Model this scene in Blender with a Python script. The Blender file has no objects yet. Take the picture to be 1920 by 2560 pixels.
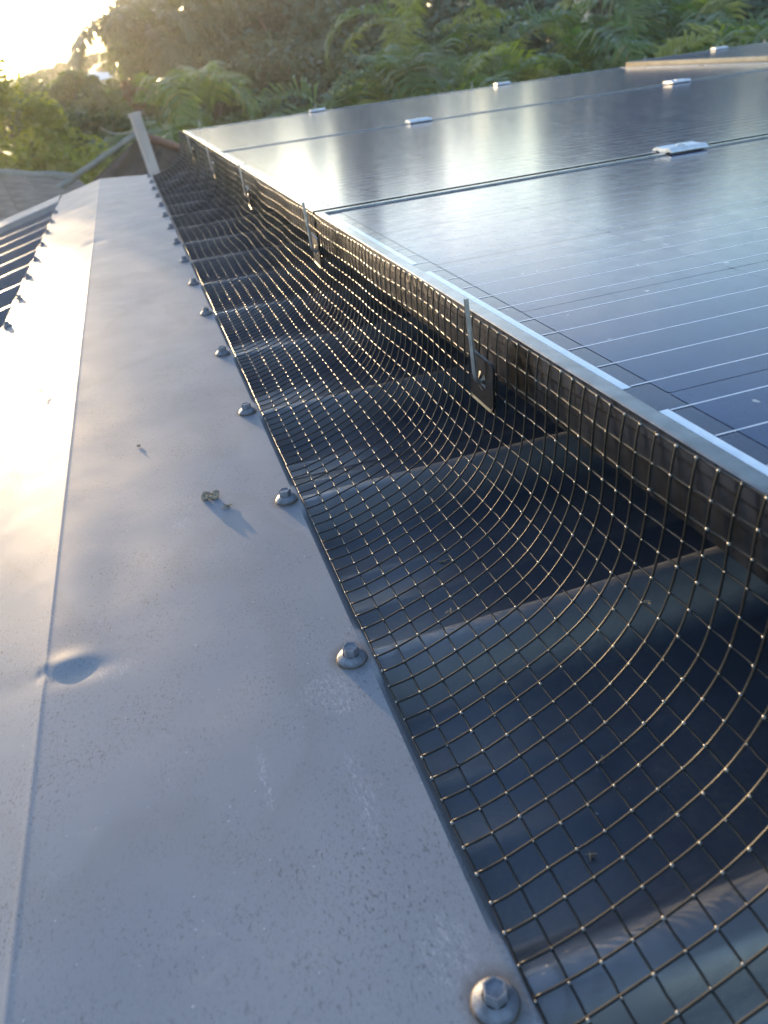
import bpy, math, random
import numpy as np
from mathutils import Matrix, Vector, Euler

random.seed(7)
rng = np.random.default_rng(11)
scene = bpy.context.scene
COL = scene.collection

# ------------------------------------------------------------------ camera
# camera axes expressed in the roof frame: columns = downslope, into-roof, along-ridge
RC = np.array([[0.94912298, 0.11167702, -0.29443813],
               [-0.24296144, 0.8545294, -0.45907434],
               [0.20033798, 0.50725512, 0.8381867]])
ALPHA = math.radians(5.5)          # right-hand roof pitch
CAMZ = 3.60
FPX = 1945.0
Bv = np.array([math.cos(ALPHA), 0, -math.sin(ALPHA)])
Nv = np.array([-math.sin(ALPHA), 0, -math.cos(ALPHA)])
Dv = np.array([0, 1.0, 0])
BND = np.stack([Bv, Nv, Dv], 1)
C2W = BND @ RC.T                   # columns: camera right, down, forward in the world
CAM = np.array([0, 0, CAMZ])

cam_data = bpy.data.cameras.new("camera")
cam = bpy.data.objects.new("camera", cam_data)
COL.objects.link(cam)
mw = Matrix.Identity(4)
for i in range(3):
    mw[i][0] = C2W[i, 0]
    mw[i][1] = -C2W[i, 1]
    mw[i][2] = -C2W[i, 2]
    mw[i][3] = CAM[i]
cam.matrix_world = mw
cam_data.sensor_fit = 'HORIZONTAL'
cam_data.sensor_width = 24.0
cam_data.lens = 24.0 * FPX / 1920.0
cam_data.clip_start = 0.01
cam_data.clip_end = 3000
cam_data.dof.use_dof = True
cam_data.dof.focus_distance = 0.50
cam_data.dof.aperture_fstop = 12.0
scene.camera = cam

# ------------------------------------------------------------------ light
SUN_EL = math.radians(5.2)
SUN_AZ = math.radians(-14.8)       # from +Y towards +X
world = bpy.data.worlds.new("World")
scene.world = world
world.use_nodes = True
wn, wl = world.node_tree.nodes, world.node_tree.links
wn.clear()
w_out = wn.new('ShaderNodeOutputWorld')
w_bg = wn.new('ShaderNodeBackground')
w_sky = wn.new('ShaderNodeTexSky')
w_sky.sky_type = 'NISHITA'
w_sky.sun_disc = False
w_sky.sun_elevation = SUN_EL
w_sky.sun_rotation = SUN_AZ
w_sky.altitude = 20
w_sky.air_density = 1.0
w_sky.dust_density = 0.9
w_sky.ozone_density = 1.6
w_bg.inputs['Strength'].default_value = 0.15
tc = wn.new('ShaderNodeTexCoord')
sep = wn.new('ShaderNodeSeparateXYZ')
wl.new(tc.outputs['Generated'], sep.inputs[0])
zc = wn.new('ShaderNodeMath'); zc.operation = 'MAXIMUM'; zc.inputs[1].default_value = 0.0
wl.new(sep.outputs['Z'], zc.inputs[0])
za = wn.new('ShaderNodeMath'); za.operation = 'ADD'; za.inputs[1].default_value = 0.16
wl.new(zc.outputs[0], za.inputs[0])
dx = wn.new('ShaderNodeMath'); dx.operation = 'DIVIDE'
dy = wn.new('ShaderNodeMath'); dy.operation = 'DIVIDE'
wl.new(sep.outputs['X'], dx.inputs[0]); wl.new(za.outputs[0], dx.inputs[1])
wl.new(sep.outputs['Y'], dy.inputs[0]); wl.new(za.outputs[0], dy.inputs[1])
cmb = wn.new('ShaderNodeCombineXYZ')
wl.new(dx.outputs[0], cmb.inputs[0]); wl.new(dy.outputs[0], cmb.inputs[1])
cno = wn.new('ShaderNodeTexNoise')
cno.inputs['Scale'].default_value = 1.15
cno.inputs['Detail'].default_value = 7
cno.inputs['Roughness'].default_value = 0.55
cno.inputs['Distortion'].default_value = 0.3
wl.new(cmb.outputs[0], cno.inputs['Vector'])
cr = wn.new('ShaderNodeValToRGB')
cr.color_ramp.elements[0].position = 0.50; cr.color_ramp.elements[0].color = (0, 0, 0, 1)
cr.color_ramp.elements[1].position = 0.68; cr.color_ramp.elements[1].color = (0.85, 0.85, 0.85, 1)
wl.new(cno.outputs['Fac'], cr.inputs[0])
bw = wn.new('ShaderNodeRGBToBW')
wl.new(w_sky.outputs[0], bw.inputs[0])
ct = wn.new('ShaderNodeMix'); ct.data_type = 'RGBA'; ct.blend_type = 'MULTIPLY'
ct.inputs['Factor'].default_value = 1.0
wl.new(bw.outputs[0], ct.inputs['A'])
ct.inputs['B'].default_value = (1.4, 1.36, 1.34, 1)
skc = wn.new('ShaderNodeMix'); skc.data_type = 'RGBA'; skc.blend_type = 'MULTIPLY'
skc.inputs['Factor'].default_value = 1.0
wl.new(w_sky.outputs[0], skc.inputs['A'])
skc.inputs['B'].default_value = (0.86, 0.965, 1.14, 1)
cm = wn.new('ShaderNodeMix'); cm.data_type = 'RGBA'
wl.new(cr.outputs[0], cm.inputs['Factor'])
wl.new(skc.outputs['Result'], cm.inputs['A'])
wl.new(ct.outputs['Result'], cm.inputs['B'])
wl.new(cm.outputs['Result'], w_bg.inputs['Color'])
wl.new(w_bg.outputs[0], w_out.inputs['Surface'])

sd = bpy.data.lights.new("sun", 'SUN')
sd.energy = 2.2
sd.angle = math.radians(0.5)
sd.color = (1.0, 0.70, 0.38)
sun = bpy.data.objects.new("sun", sd)
COL.objects.link(sun)
sdir = Vector((math.sin(SUN_AZ) * math.cos(SUN_EL), math.cos(SUN_AZ) * math.cos(SUN_EL), math.sin(SUN_EL)))
sun.rotation_euler = sdir.to_track_quat('Z', 'Y').to_euler()
sun.location = (-6, 20, 12)

scene.view_settings.view_transform = 'Standard'
scene.view_settings.look = 'None'
scene.view_settings.gamma = 1.0
scene.view_settings.exposure = 2.55
scene.view_settings.use_curve_mapping = False
scene.render.engine = 'CYCLES'
scene.cycles.use_denoising = True
scene.cycles.max_bounces = 8
scene.cycles.transparent_max_bounces = 8
scene.cycles.sample_clamp_indirect = 6.0
scene.cycles.caustics_reflective = False
scene.cycles.caustics_refractive = False


# ------------------------------------------------------------------ helpers
def ray(px, py):
    r = C2W @ np.array([px - 960.0, py - 1280.0, FPX])
    return r / np.linalg.norm(r)


def at(px, py, dist):
    """world point seen at photo pixel (px,py) at a ground distance dist"""
    r = ray(px, py)
    return CAM + r * (dist / math.hypot(r[0], r[1]))


def new_mat(name):
    m = bpy.data.materials.new(name)
    m.use_nodes = True
    nt = m.node_tree
    b = nt.nodes['Principled BSDF']
    return m, nt, b


def simple(name, col, rough=0.5, metal=0.0, spec=0.5, noise=None, bump=None):
    m, nt, b = new_mat(name)
    b.inputs['Base Color'].default_value = (*col, 1)
    b.inputs['Roughness'].default_value = rough
    b.inputs['Metallic'].default_value = metal
    b.inputs['Specular IOR Level'].default_value = spec
    if noise or bump:
        t = nt.nodes.new('ShaderNodeTexCoord')
    if noise:                       # (scale, amount)
        n = nt.nodes.new('ShaderNodeTexNoise')
        n.inputs['Scale'].default_value = noise[0]
        n.inputs['Detail'].default_value = 5
        nt.links.new(t.outputs['Object'], n.inputs['Vector'])
        r = nt.nodes.new('ShaderNodeValToRGB')
        k = noise[1]
        r.color_ramp.elements[0].position = 0.3
        r.color_ramp.elements[1].position = 0.7
        r.color_ramp.elements[0].color = (*[c * (1 - k) for c in col], 1)
        r.color_ramp.elements[1].color = (*[min(1, c * (1 + k)) for c in col], 1)
        nt.links.new(n.outputs['Fac'], r.inputs[0])
        nt.links.new(r.outputs[0], b.inputs['Base Color'])
    if bump:                        # (scale, strength, distance)
        n2 = nt.nodes.new('ShaderNodeTexNoise')
        n2.inputs['Scale'].default_value = bump[0]
        n2.inputs['Detail'].default_value = 4
        nt.links.new(t.outputs['Object'], n2.inputs['Vector'])
        bp = nt.nodes.new('ShaderNodeBump')
        bp.inputs['Strength'].default_value = bump[1]
        bp.inputs['Distance'].default_value = bump[2]
        nt.links.new(n2.outputs['Fac'], bp.inputs['Height'])
        nt.links.new(bp.outputs[0], b.inputs['Normal'])
    return m


def math_node(nt, op, a, b=None, clamp=False):
    n = nt.nodes.new('ShaderNodeMath')
    n.operation = op
    n.use_clamp = clamp
    for i, x in enumerate((a, b)):
        if x is None:
            continue
        if isinstance(x, (int, float)):
            n.inputs[i].default_value = x
        else:
            nt.links.new(x, n.inputs[i])
    return n.outputs[0]


def noise_fac(nt, vec, scale, detail=4, rough=0.5):
    n = nt.nodes.new('ShaderNodeTexNoise')
    n.inputs['Scale'].default_value = scale
    n.inputs['Detail'].default_value = detail
    n.inputs['Roughness'].default_value = rough
    nt.links.new(vec, n.inputs['Vector'])
    return n.outputs['Fac']


def ramp(nt, fac, p0, p1, c0=(0, 0, 0, 1), c1=(1, 1, 1, 1)):
    r = nt.nodes.new('ShaderNodeValToRGB')
    r.color_ramp.elements[0].position = p0
    r.color_ramp.elements[1].position = p1
    r.color_ramp.elements[0].color = c0
    r.color_ramp.elements[1].color = c1
    nt.links.new(fac, r.inputs[0])
    return r.outputs[0]


def mix(nt, fac, a, b):
    m = nt.nodes.new('ShaderNodeMix')
    m.data_type = 'RGBA'
    for key, x in (('Factor', fac), ('A', a), ('B', b)):
        if isinstance(x, (int, float)):
            m.inputs[key].default_value = x
        elif isinstance(x, tuple):
            m.inputs[key].default_value = (*x, 1) if len(x) == 3 else x
        else:
            nt.links.new(x, m.inputs[key])
    return m.outputs['Result']


class MB:
    """collects faces; build() links them as ONE mesh object"""
    def __init__(s):
        s.v, s.f = [], []

    def add(s, verts, faces):
        o = len(s.v)
        s.v += [tuple(map(float, p)) for p in verts]
        s.f += [tuple(i + o for i in f) for f in faces]

    def box(s, x0, x1, y0, y1, z0, z1):
        v = [(x, y, z) for z in (z0, z1) for y in (y0, y1) for x in (x0, x1)]
        s.add(v, [(0, 2, 3, 1), (4, 5, 7, 6), (0, 1, 5, 4), (2, 6, 7, 3), (0, 4, 6, 2), (1, 3, 7, 5)])

    def tube(s, pts, r, n=6, cap=True):
        pts = np.asarray(pts, float)
        rr = np.full(len(pts), r) if np.isscalar(r) else np.asarray(r, float)
        tan = np.gradient(pts, axis=0)
        tan /= np.linalg.norm(tan, axis=1)[:, None] + 1e-12
        ref = np.array([0, 0, 1.0]) if abs(tan[0][2]) < 0.9 else np.array([1.0, 0, 0])
        verts = []
        a = np.linspace(0, 2 * math.pi, n, endpoint=False)
        for p, t, q in zip(pts, tan, rr):
            e1 = ref - t * (ref @ t)
            e1 /= np.linalg.norm(e1) + 1e-12
            e2 = np.cross(t, e1)
            ref = e1
            for x in a:
                verts.append(p + q * (math.cos(x) * e1 + math.sin(x) * e2))
        faces = []
        for i in range(len(pts) - 1):
            for j in range(n):
                faces.append((i * n + j, i * n + (j + 1) % n, (i + 1) * n + (j + 1) % n, (i + 1) * n + j))
        if cap:
            faces.append(tuple(range(n))[::-1])
            faces.append(tuple((len(pts) - 1) * n + j for j in range(n)))
        s.add(verts, faces)

    def lathe(s, prof, n=20, centre=(0, 0, 0), top=True):
        v = []
        for r, z in prof:
            for j in range(n):
                a = 2 * math.pi * j / n
                v.append((centre[0] + r * math.cos(a), centre[1] + r * math.sin(a), centre[2] + z))
        f = []
        for i in range(len(prof) - 1):
            for j in range(n):
                f.append((i * n + j, i * n + (j + 1) % n, (i + 1) * n + (j + 1) % n, (i + 1) * n + j))
        if top:
            f.append(tuple((len(prof) - 1) * n + j for j in range(n)))
        s.add(v, f)

    def mesh(s, name, m=None, smooth=False):
        me = bpy.data.meshes.new(name)
        me.from_pydata(s.v, [], s.f)
        if m:
            me.materials.append(m)
        if smooth:
            me.shade_smooth()
            if smooth != True:
                me.set_sharp_from_angle(angle=math.radians(smooth))
        me.update()
        return me

    def build(s, name, m=None, parent=None, smooth=False):
        return link(name, s.mesh(name, m, smooth), parent)


def link(name, data, parent=None):
    o = bpy.data.objects.new(name, data)
    COL.objects.link(o)
    if parent is not None:
        o.parent = parent
    return o


def tag(o, label=None, cat=None, group=None, kind=None):
    if label: o['label'] = label
    if cat: o['category'] = cat
    if group: o['group'] = group
    if kind: o['kind'] = kind
    return o


def thing(name, label, cat, loc=(0, 0, 0), rot=(0, 0, 0), group=None):
    o = bpy.data.objects.new(name, None)
    o.empty_display_size = 0.1
    o.location = loc
    o.rotation_euler = rot
    COL.objects.link(o)
    return tag(o, label, cat, group)


def copy_tree(o, parent=None):
    c = o.copy()
    COL.objects.link(c)
    if parent is not None:
        c.parent = parent
    for ch in list(o.children):
        copy_tree(ch, c)
    return c


def np_mesh(name, V, F, m=None, smooth=False):
    """V (n,3), F (m,k) with a fixed k"""
    me = bpy.data.meshes.new(name)
    k = F.shape[1]
    me.vertices.add(len(V))
    me.vertices.foreach_set('co', np.ascontiguousarray(V, dtype=np.float32).ravel())
    me.loops.add(F.size)
    me.loops.foreach_set('vertex_index', np.ascontiguousarray(F, dtype=np.int32).ravel())
    me.polygons.add(len(F))
    me.polygons.foreach_set('loop_start', np.arange(0, F.size, k, dtype=np.int32))
    me.polygons.foreach_set('loop_total', np.full(len(F), k, dtype=np.int32))
    me.update(calc_edges=True)
    me.validate()
    if m:
        me.materials.append(m)
    if smooth:
        me.shade_smooth()
    return me


# the roof frame: local x = down the right-hand slope, y = along the ridge, z = out of the roof.
# its origin is at the viewpoint height above the ridge cap.
ROOF_ROT = Euler((0, ALPHA, 0))
ROOF_M = ROOF_ROT.to_matrix()


def roof_point(x, y, z):
    return Vector(CAM) + ROOF_M @ Vector((x, y, z))


def roof_thing(name, label, cat, x, y, z, group=None, spin=0.0):
    o = thing(name, label, cat, roof_point(x, y, z), (0, 0, 0), group)
    o.rotation_euler = (ROOF_M @ Euler((0, 0, spin)).to_matrix()).to_euler()
    return o


RIDGE_X, CAP_Z = -0.117, -0.281
RIB_Z, PAN_Z = -0.2835, -0.3125
BETA = math.radians(13.65)
PITCH = 0.1905
RIB0 = 0.1345                      # y of the first visible rib
L_RIB0 = 0.035
CAP_R, CAP_L = 0.1735, 0.150        # flange lengths right and left of the fold
V_END = 3.20
SCUFFS = [(-0.079, 0.372, 0.016, 0.011), (0.030, 0.305, 0.018, 0.014), (0.036, 0.292, 0.012, 0.01), (0.040, 0.155, 0.012, 0.02), (-0.03, 0.52, 0.012, 0.01), (0.03, 0.235, 0.006, 0.03), (-0.01, 0.26, 0.004, 0.025)]

# ------------------------------------------------------------------ materials
def cap_material():
    m, nt, b = new_mat("ridge_cap_paint")
    t = nt.nodes.new('ShaderNodeTexCoord').outputs['Object']
    mp = nt.nodes.new('ShaderNodeMapping')
    mp.inputs['Scale'].default_value = (1.0, 0.55, 1.0)
    nt.links.new(t, mp.inputs[0])
    vec = mp.outputs[0]
    base = ramp(nt, noise_fac(nt, t, 9, 5, 0.6), 0.3, 0.72, (0.172, 0.184, 0.208, 1), (0.208, 0.219, 0.240, 1))
    # dark lichen specks, gathered in patches
    patch = ramp(nt, noise_fac(nt, t, 16, 3, 0.6), 0.36, 0.60)
    sp1 = ramp(nt, noise_fac(nt, vec, 620, 4, 0.7), 0.56, 0.64)
    sp2 = ramp(nt, noise_fac(nt, vec, 1100, 2, 0.5), 0.57, 0.66)
    s1 = math_node(nt, 'MULTIPLY', sp1, patch)
    s2 = math_node(nt, 'MULTIPLY', sp2, math_node(nt, 'MULTIPLY', patch, 0.45))
    spots = math_node(nt, 'MAXIMUM', s1, s2)
    spots = math_node(nt, 'MULTIPLY', spots, 0.60)
    c1 = mix(nt, spots, base, (0.062, 0.062, 0.066))
    # pale dust smears and small chips
    smear = ramp(nt, noise_fac(nt, t, 30, 6, 0.7), 0.60, 0.80)
    c2 = mix(nt, math_node(nt, 'MULTIPLY', smear, 0.35), c1, (0.30, 0.29, 0.275))
    chip = ramp(nt, noise_fac(nt, t, 420, 2, 0.5), 0.72, 0.76)
    c3 = mix(nt, math_node(nt, 'MULTIPLY', chip, 0.4), c2, (0.52, 0.53, 0.55))
    # chalky scuff marks and dried drips at a few places
    sx = nt.nodes.new('ShaderNodeSeparateXYZ')
    nt.links.new(t, sx.inputs[0])
    X, Yc = sx.outputs['X'], sx.outputs['Y']
    scr = nt.nodes.new('ShaderNodeMapping')
    scr.inputs['Scale'].default_value = (1.0, 0.35, 1.0)
    scr.inputs['Rotation'].default_value = (0, 0, 0.7)
    nt.links.new(t, scr.inputs[0])
    scratch = ramp(nt, noise_fac(nt, scr.outputs[0], 760, 5, 0.75), 0.50, 0.66)
    tot = None
    for (px, py, rx, ry) in SCUFFS:
        ex = math_node(nt, 'DIVIDE', math_node(nt, 'SUBTRACT', X, px), rx)
        ey = math_node(nt, 'DIVIDE', math_node(nt, 'SUBTRACT', Yc, py), ry)
        d2 = math_node(nt, 'ADD', math_node(nt, 'MULTIPLY', ex, ex), math_node(nt, 'MULTIPLY', ey, ey))
        f = math_node(nt, 'SUBTRACT', 1.0, d2, True)
        tot = f if tot is None else math_node(nt, 'MAXIMUM', tot, f)
    tot = math_node(nt, 'MULTIPLY', math_node(nt, 'MULTIPLY', tot, scratch), 0.42, True)
    c3 = mix(nt, tot, c3, (0.50, 0.50, 0.52))
    # rust and grime rings round the screws
    ph = math_node(nt, 'SUBTRACT', math_node(nt, 'PINGPONG', math_node(nt, 'ADD', math_node(nt, 'SUBTRACT', Yc, RIB0), 20 * PITCH), PITCH / 2), 0.0)
    ax = math_node(nt, 'SUBTRACT', X, RIDGE_X + 0.166)
    rr = math_node(nt, 'SQRT', math_node(nt, 'ADD', math_node(nt, 'MULTIPLY', ax, ax), math_node(nt, 'MULTIPLY', ph, ph)))
    rr = math_node(nt, 'ADD', rr, math_node(nt, 'MULTIPLY', noise_fac(nt, t, 160, 3, 0.6), 0.008))
    ring = ramp(nt, math_node(nt, 'MULTIPLY', rr, 40.0), 0.50, 0.72, (1, 1, 1, 1), (0, 0, 0, 1))
    c3 = mix(nt, math_node(nt, 'MULTIPLY', ring, 0.6), c3, (0.105, 0.088, 0.076))
    # faint water marks
    wm = ramp(nt, noise_fac(nt, mp.outputs[0], 7, 2, 0.4), 0.49, 0.51)
    wm2 = ramp(nt, noise_fac(nt, mp.outputs[0], 7, 2, 0.4), 0.51, 0.56, (1, 1, 1, 1), (0, 0, 0, 1))
    c3 = mix(nt, math_node(nt, 'MULTIPLY', math_node(nt, 'MULTIPLY', wm, wm2), 0.16), c3, (0.12, 0.115, 0.11))
    nt.links.new(c3, b.inputs['Base Color'])
    rg = ramp(nt, noise_fac(nt, t, 22, 5, 0.6), 0.3, 0.75, (0.54, 0.54, 0.54, 1), (0.66, 0.66, 0.66, 1))
    nt.links.new(rg, b.inputs['Roughness'])
    b.inputs['Specular IOR Level'].default_value = 0.12
    bp = nt.nodes.new('ShaderNodeBump')
    bp.inputs['Strength'].default_value = 0.06
    bp.inputs['Distance'].default_value = 0.0003
    h = math_node(nt, 'ADD', noise_fac(nt, t, 380, 3, 0.6), math_node(nt, 'MULTIPLY', spots, 0.8))
    nt.links.new(h, bp.inputs['Height'])
    nt.links.new(bp.outputs[0], b.inputs['Normal'])
    return m


def sheet_material():
    m, nt, b = new_mat("roof_sheet_paint")
    t = nt.nodes.new('ShaderNodeTexCoord').outputs['Object']
    base = ramp(nt, noise_fac(nt, t, 14, 5, 0.65), 0.3, 0.7, (0.040, 0.050, 0.072, 1), (0.056, 0.067, 0.09, 1))
    dust = ramp(nt, noise_fac(nt, t, 7, 6, 0.7), 0.46, 0.72)
    grit = ramp(nt, noise_fac(nt, t, 320, 3, 0.6), 0.42, 0.7)
    f = math_node(nt, 'MULTIPLY', dust, math_node(nt, 'MULTIPLY', grit, 0.7))
    c = mix(nt, f, base, (0.135, 0.115, 0.092))
    chip = ramp(nt, noise_fac(nt, t, 300, 2, 0.5), 0.765, 0.785)
    c = mix(nt, math_node(nt, 'MULTIPLY', chip, 0.5), c, (0.4, 0.41, 0.43))
    # rib crowns paled by height: sky sheen painted in, plus some scuffing
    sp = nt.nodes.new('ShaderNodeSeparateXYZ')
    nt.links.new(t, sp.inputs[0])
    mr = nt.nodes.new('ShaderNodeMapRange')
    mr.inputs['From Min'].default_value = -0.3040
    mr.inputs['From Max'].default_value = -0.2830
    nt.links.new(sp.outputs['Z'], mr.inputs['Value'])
    crown_sheen_wear = math_node(nt, 'MULTIPLY', mr.outputs[0], ramp(nt, noise_fac(nt, t, 24, 5, 0.65), 0.25, 0.7, (0.35, 0.35, 0.35, 1), (0.95, 0.95, 0.95, 1)))
    c = mix(nt, crown_sheen_wear, c, (0.15, 0.158, 0.175))
    nt.links.new(c, b.inputs['Base Color'])
    nt.links.new(ramp(nt, noise_fac(nt, t, 40, 5, 0.6), 0.3, 0.75, (0.30, 0.30, 0.30, 1), (0.48, 0.48, 0.48, 1)), b.inputs['Roughness'])
    b.inputs['Specular IOR Level'].default_value = 0.7
    bp = nt.nodes.new('ShaderNodeBump')
    bp.inputs['Strength'].default_value = 0.2
    bp.inputs['Distance'].default_value = 0.0006
    nt.links.new(noise_fac(nt, t, 300, 3, 0.6), bp.inputs['Height'])
    nt.links.new(bp.outputs[0], b.inputs['Normal'])
    return m


def glass_like(name, c0, c1, scale, rough=0.13):
    """something seen through the panel's dusty front glass: glossy coat over a coloured base"""
    m, nt, b = new_mat(name)
    t = nt.nodes.new('ShaderNodeTexCoord').outputs['Object']
    g = nt.nodes.new('ShaderNodeNewGeometry').outputs['Position']
    base = ramp(nt, noise_fac(nt, t, scale, 4, 0.6), 0.3, 0.7, (*c0, 1), (*c1, 1))
    dust = ramp(nt, noise_fac(nt, g, 26, 6, 0.72), 0.45, 0.8)
    fine = ramp(nt, noise_fac(nt, g, 420, 3, 0.6), 0.45, 0.75)
    f = math_node(nt, 'MULTIPLY', math_node(nt, 'MULTIPLY', dust, fine), 0.12)
    drop = ramp(nt, noise_fac(nt, g, 80, 2, 0.5), 0.735, 0.76)
    c = mix(nt, f, base, (0.25, 0.235, 0.21))
    c = mix(nt, math_node(nt, 'MULTIPLY', drop, 0.6), c, (0.45, 0.44, 0.41))
    nt.links.new(c, b.inputs['Base Color'])
    nt.links.new(ramp(nt, noise_fac(nt, g, 60, 5, 0.6), 0.3, 0.75, (rough, rough, rough, 1), (rough + .07, rough + .07, rough + .07, 1)), b.inputs['Roughness'])
    b.inputs['IOR'].default_value = 1.45
    b.inputs['Specular IOR Level'].default_value = 0.30
    bp = nt.nodes.new('ShaderNodeBump')
    bp.inputs['Strength'].default_value = 0.02
    bp.inputs['Distance'].default_value = 0.0002
    nt.links.new(noise_fac(nt, g, 700, 2, 0.6), bp.inputs['Height'])
    nt.links.new(bp.outputs[0], b.inputs['Normal'])
    return m


M_CAP = cap_material()
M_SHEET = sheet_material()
M_CELL = glass_like("solar_cell_blue", (0.007, 0.018, 0.066), (0.011, 0.025, 0.085), 30)
M_BACK = glass_like("dark_backsheet", (0.012, 0.017, 0.045), (0.018, 0.024, 0.058), 60)
M_RIBBON = glass_like("tinned_ribbon", (0.50, 0.56, 0.62), (0.62, 0.67, 0.72), 90)
M_BUSBAR = glass_like("thin_busbar", (0.36, 0.40, 0.47), (0.46, 0.5, 0.56), 90)
M_FRAME = simple("black_anodised_frame", (0.13, 0.128, 0.128), 0.22, 0.95, 0.5, noise=(70, 0.3), bump=(500, 0.12, 0.0004))
M_WIRE = simple("dark_coated_wire", (0.010, 0.0095, 0.009), 0.30, 0.0, 0.28, noise=(160, 0.35))
M_WIRE_B = simple("black_coated_wire", (0.007, 0.0068, 0.0066), 0.36, 0.0, 0.28, noise=(160, 0.3))
M_KNOT = simple("galvanised_weld_glint", (0.24, 0.23, 0.21), 0.3, 0.3, 0.7)  # zinc tone kept pale so the colour imitates sun glints
M_PLATE = simple("black_plastic_washer", (0.010, 0.010, 0.011), 0.22, 0.0, 0.3, noise=(120, 0.3), bump=(700, 0.15, 0.0004))
M_ROD = simple("dull_steel_rod", (0.30, 0.30, 0.31), 0.42, 0.85, 0.5, noise=(200, 0.25))
M_ALU = simple("raw_aluminium", (0.50, 0.51, 0.53), 0.48, 0.6, 0.5, noise=(90, 0.12), bump=(600, 0.1, 0.0004))
M_STEEL = simple("bright_steel_bolt", (0.55, 0.55, 0.56), 0.3, 1.0)
M_SCREW = simple("painted_screw", (0.12, 0.13, 0.155), 0.5, 0.0, 0.5, noise=(260, 0.35), bump=(900, 0.3, 0.0006))
M_RUBBER = simple("brown_stained_rubber", (0.075, 0.055, 0.042), 0.8, noise=(400, 0.4))
M_DRY = simple("dry_plant_scrap", (0.27, 0.21, 0.15), 0.9, noise=(300, 0.5), bump=(400, 0.6, 0.001))
M_WALL = simple("rendered_wall", (0.55, 0.52, 0.47), 0.85, noise=(6, 0.1), bump=(60, 0.2, 0.004))


# ------------------------------------------------------------------ ground and hills
def ground_material():
    m, nt, b = new_mat("garden_ground")
    t = nt.nodes.new('ShaderNodeTexCoord').outputs['Object']
    c = ramp(nt, noise_fac(nt, t, 0.35, 6, 0.65), 0.35, 0.65, (0.045, 0.060, 0.022, 1), (0.085, 0.075, 0.045, 1))
    nt.links.new(c, b.inputs['Base Color'])
    b.inputs['Roughness'].default_value = 0.95
    return m


gx = np.concatenate([-np.geomspace(1200, 4, 26), np.geomspace(4, 1200, 26)])
GX, GY = np.meshgrid(gx, gx + 20)
GV = np.stack([GX.ravel(), GY.ravel(), np.zeros(GX.size)], 1)
nn = len(gx)
GF = np.array([(j * nn + i, j * nn + i + 1, (j + 1) * nn + i + 1, (j + 1) * nn + i) for j in range(nn - 1) for i in range(nn - 1)])
tag(link("ground", np_mesh("ground", GV, GF, ground_material())), kind='structure')


def hill_material():
    m, nt, b = new_mat("wooded_hillside")
    t = nt.nodes.new('ShaderNodeTexCoord').outputs['Object']
    c = ramp(nt, noise_fac(nt, t, 0.12, 7, 0.7), 0.35, 0.66, (0.018, 0.03, 0.012, 1), (0.06, 0.075, 0.028, 1))
    nt.links.new(c, b.inputs['Base Color'])
    b.inputs['Roughness'].default_value = 0.95
    return m


def hills():
    az = np.radians(np.linspace(-70, 75, 260))
    V, F = [], []
    prof = []
    for a in az:
        d = math.degrees(a)
        h = 4.3 + 1.2 * math.sin(d * 0.21 + 1) + 1.1 * math.sin(d * 0.67) + 0.6 * math.sin(d * 2.3 + 2) + 5.0 * math.exp(-((d - 6) / 6.5) ** 2)
        prof.append(h)
    rows = [(95, -0.02), (105, 0.35), (120, 0.7), (150, 1.0), (190, 1.0), (230, -0.02)]
    for r, k in rows:
        for i, a in enumerate(az):
            z = prof[i] * k + (rng.normal(0, 0.28) if k > 0.1 else 0)
            V.append((r * math.sin(a), r * math.cos(a), z))
    n = len(az)
    for j in range(len(rows) - 1):
        for i in range(n - 1):
            F.append((j * n + i, j * n + i + 1, (j + 1) * n + i + 1, (j + 1) * n + i))
    tag(link("hills", np_mesh("hills", np.array(V), np.array(F), hill_material(), True)), kind='structure')


hills()

# ------------------------------------------------------------------ the house: metal roof
house = roof_thing("house", "low metal roofed house with a folded grey ridge cap running along its top", "house", 0, 0, 0)


def sheet_profile(y0, y1, first):
    """(y, height above pan) along the ridge direction, trapezoid ribs with soft corners and pan flutes"""
    pts = []
    k0 = math.floor((y0 - first) / PITCH) - 1
    k1 = math.ceil((y1 - first) / PITCH) + 1
    H = 0.029
    for k in range(k0, k1):
        c = first + k * PITCH
        bell = [(w, H * 0.5 * (1 + math.cos(math.pi * max(0, abs(w) - 0.003) / 0.029))) for w in np.linspace(-0.032, 0.032, 21)]
        for dy, h in bell + [(0.068, 0), (0.073, 0.0018), (0.079, 0.0018), (0.084, 0), (0.107, 0), (0.112, 0.0018), (0.118, 0.0018), (0.123, 0)]:
            y = c + dy
            if y0 < y < y1:
                pts.append((y, h))
    return [(y0, 0.0006)] + pts + [(y1, 0.0)]


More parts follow.
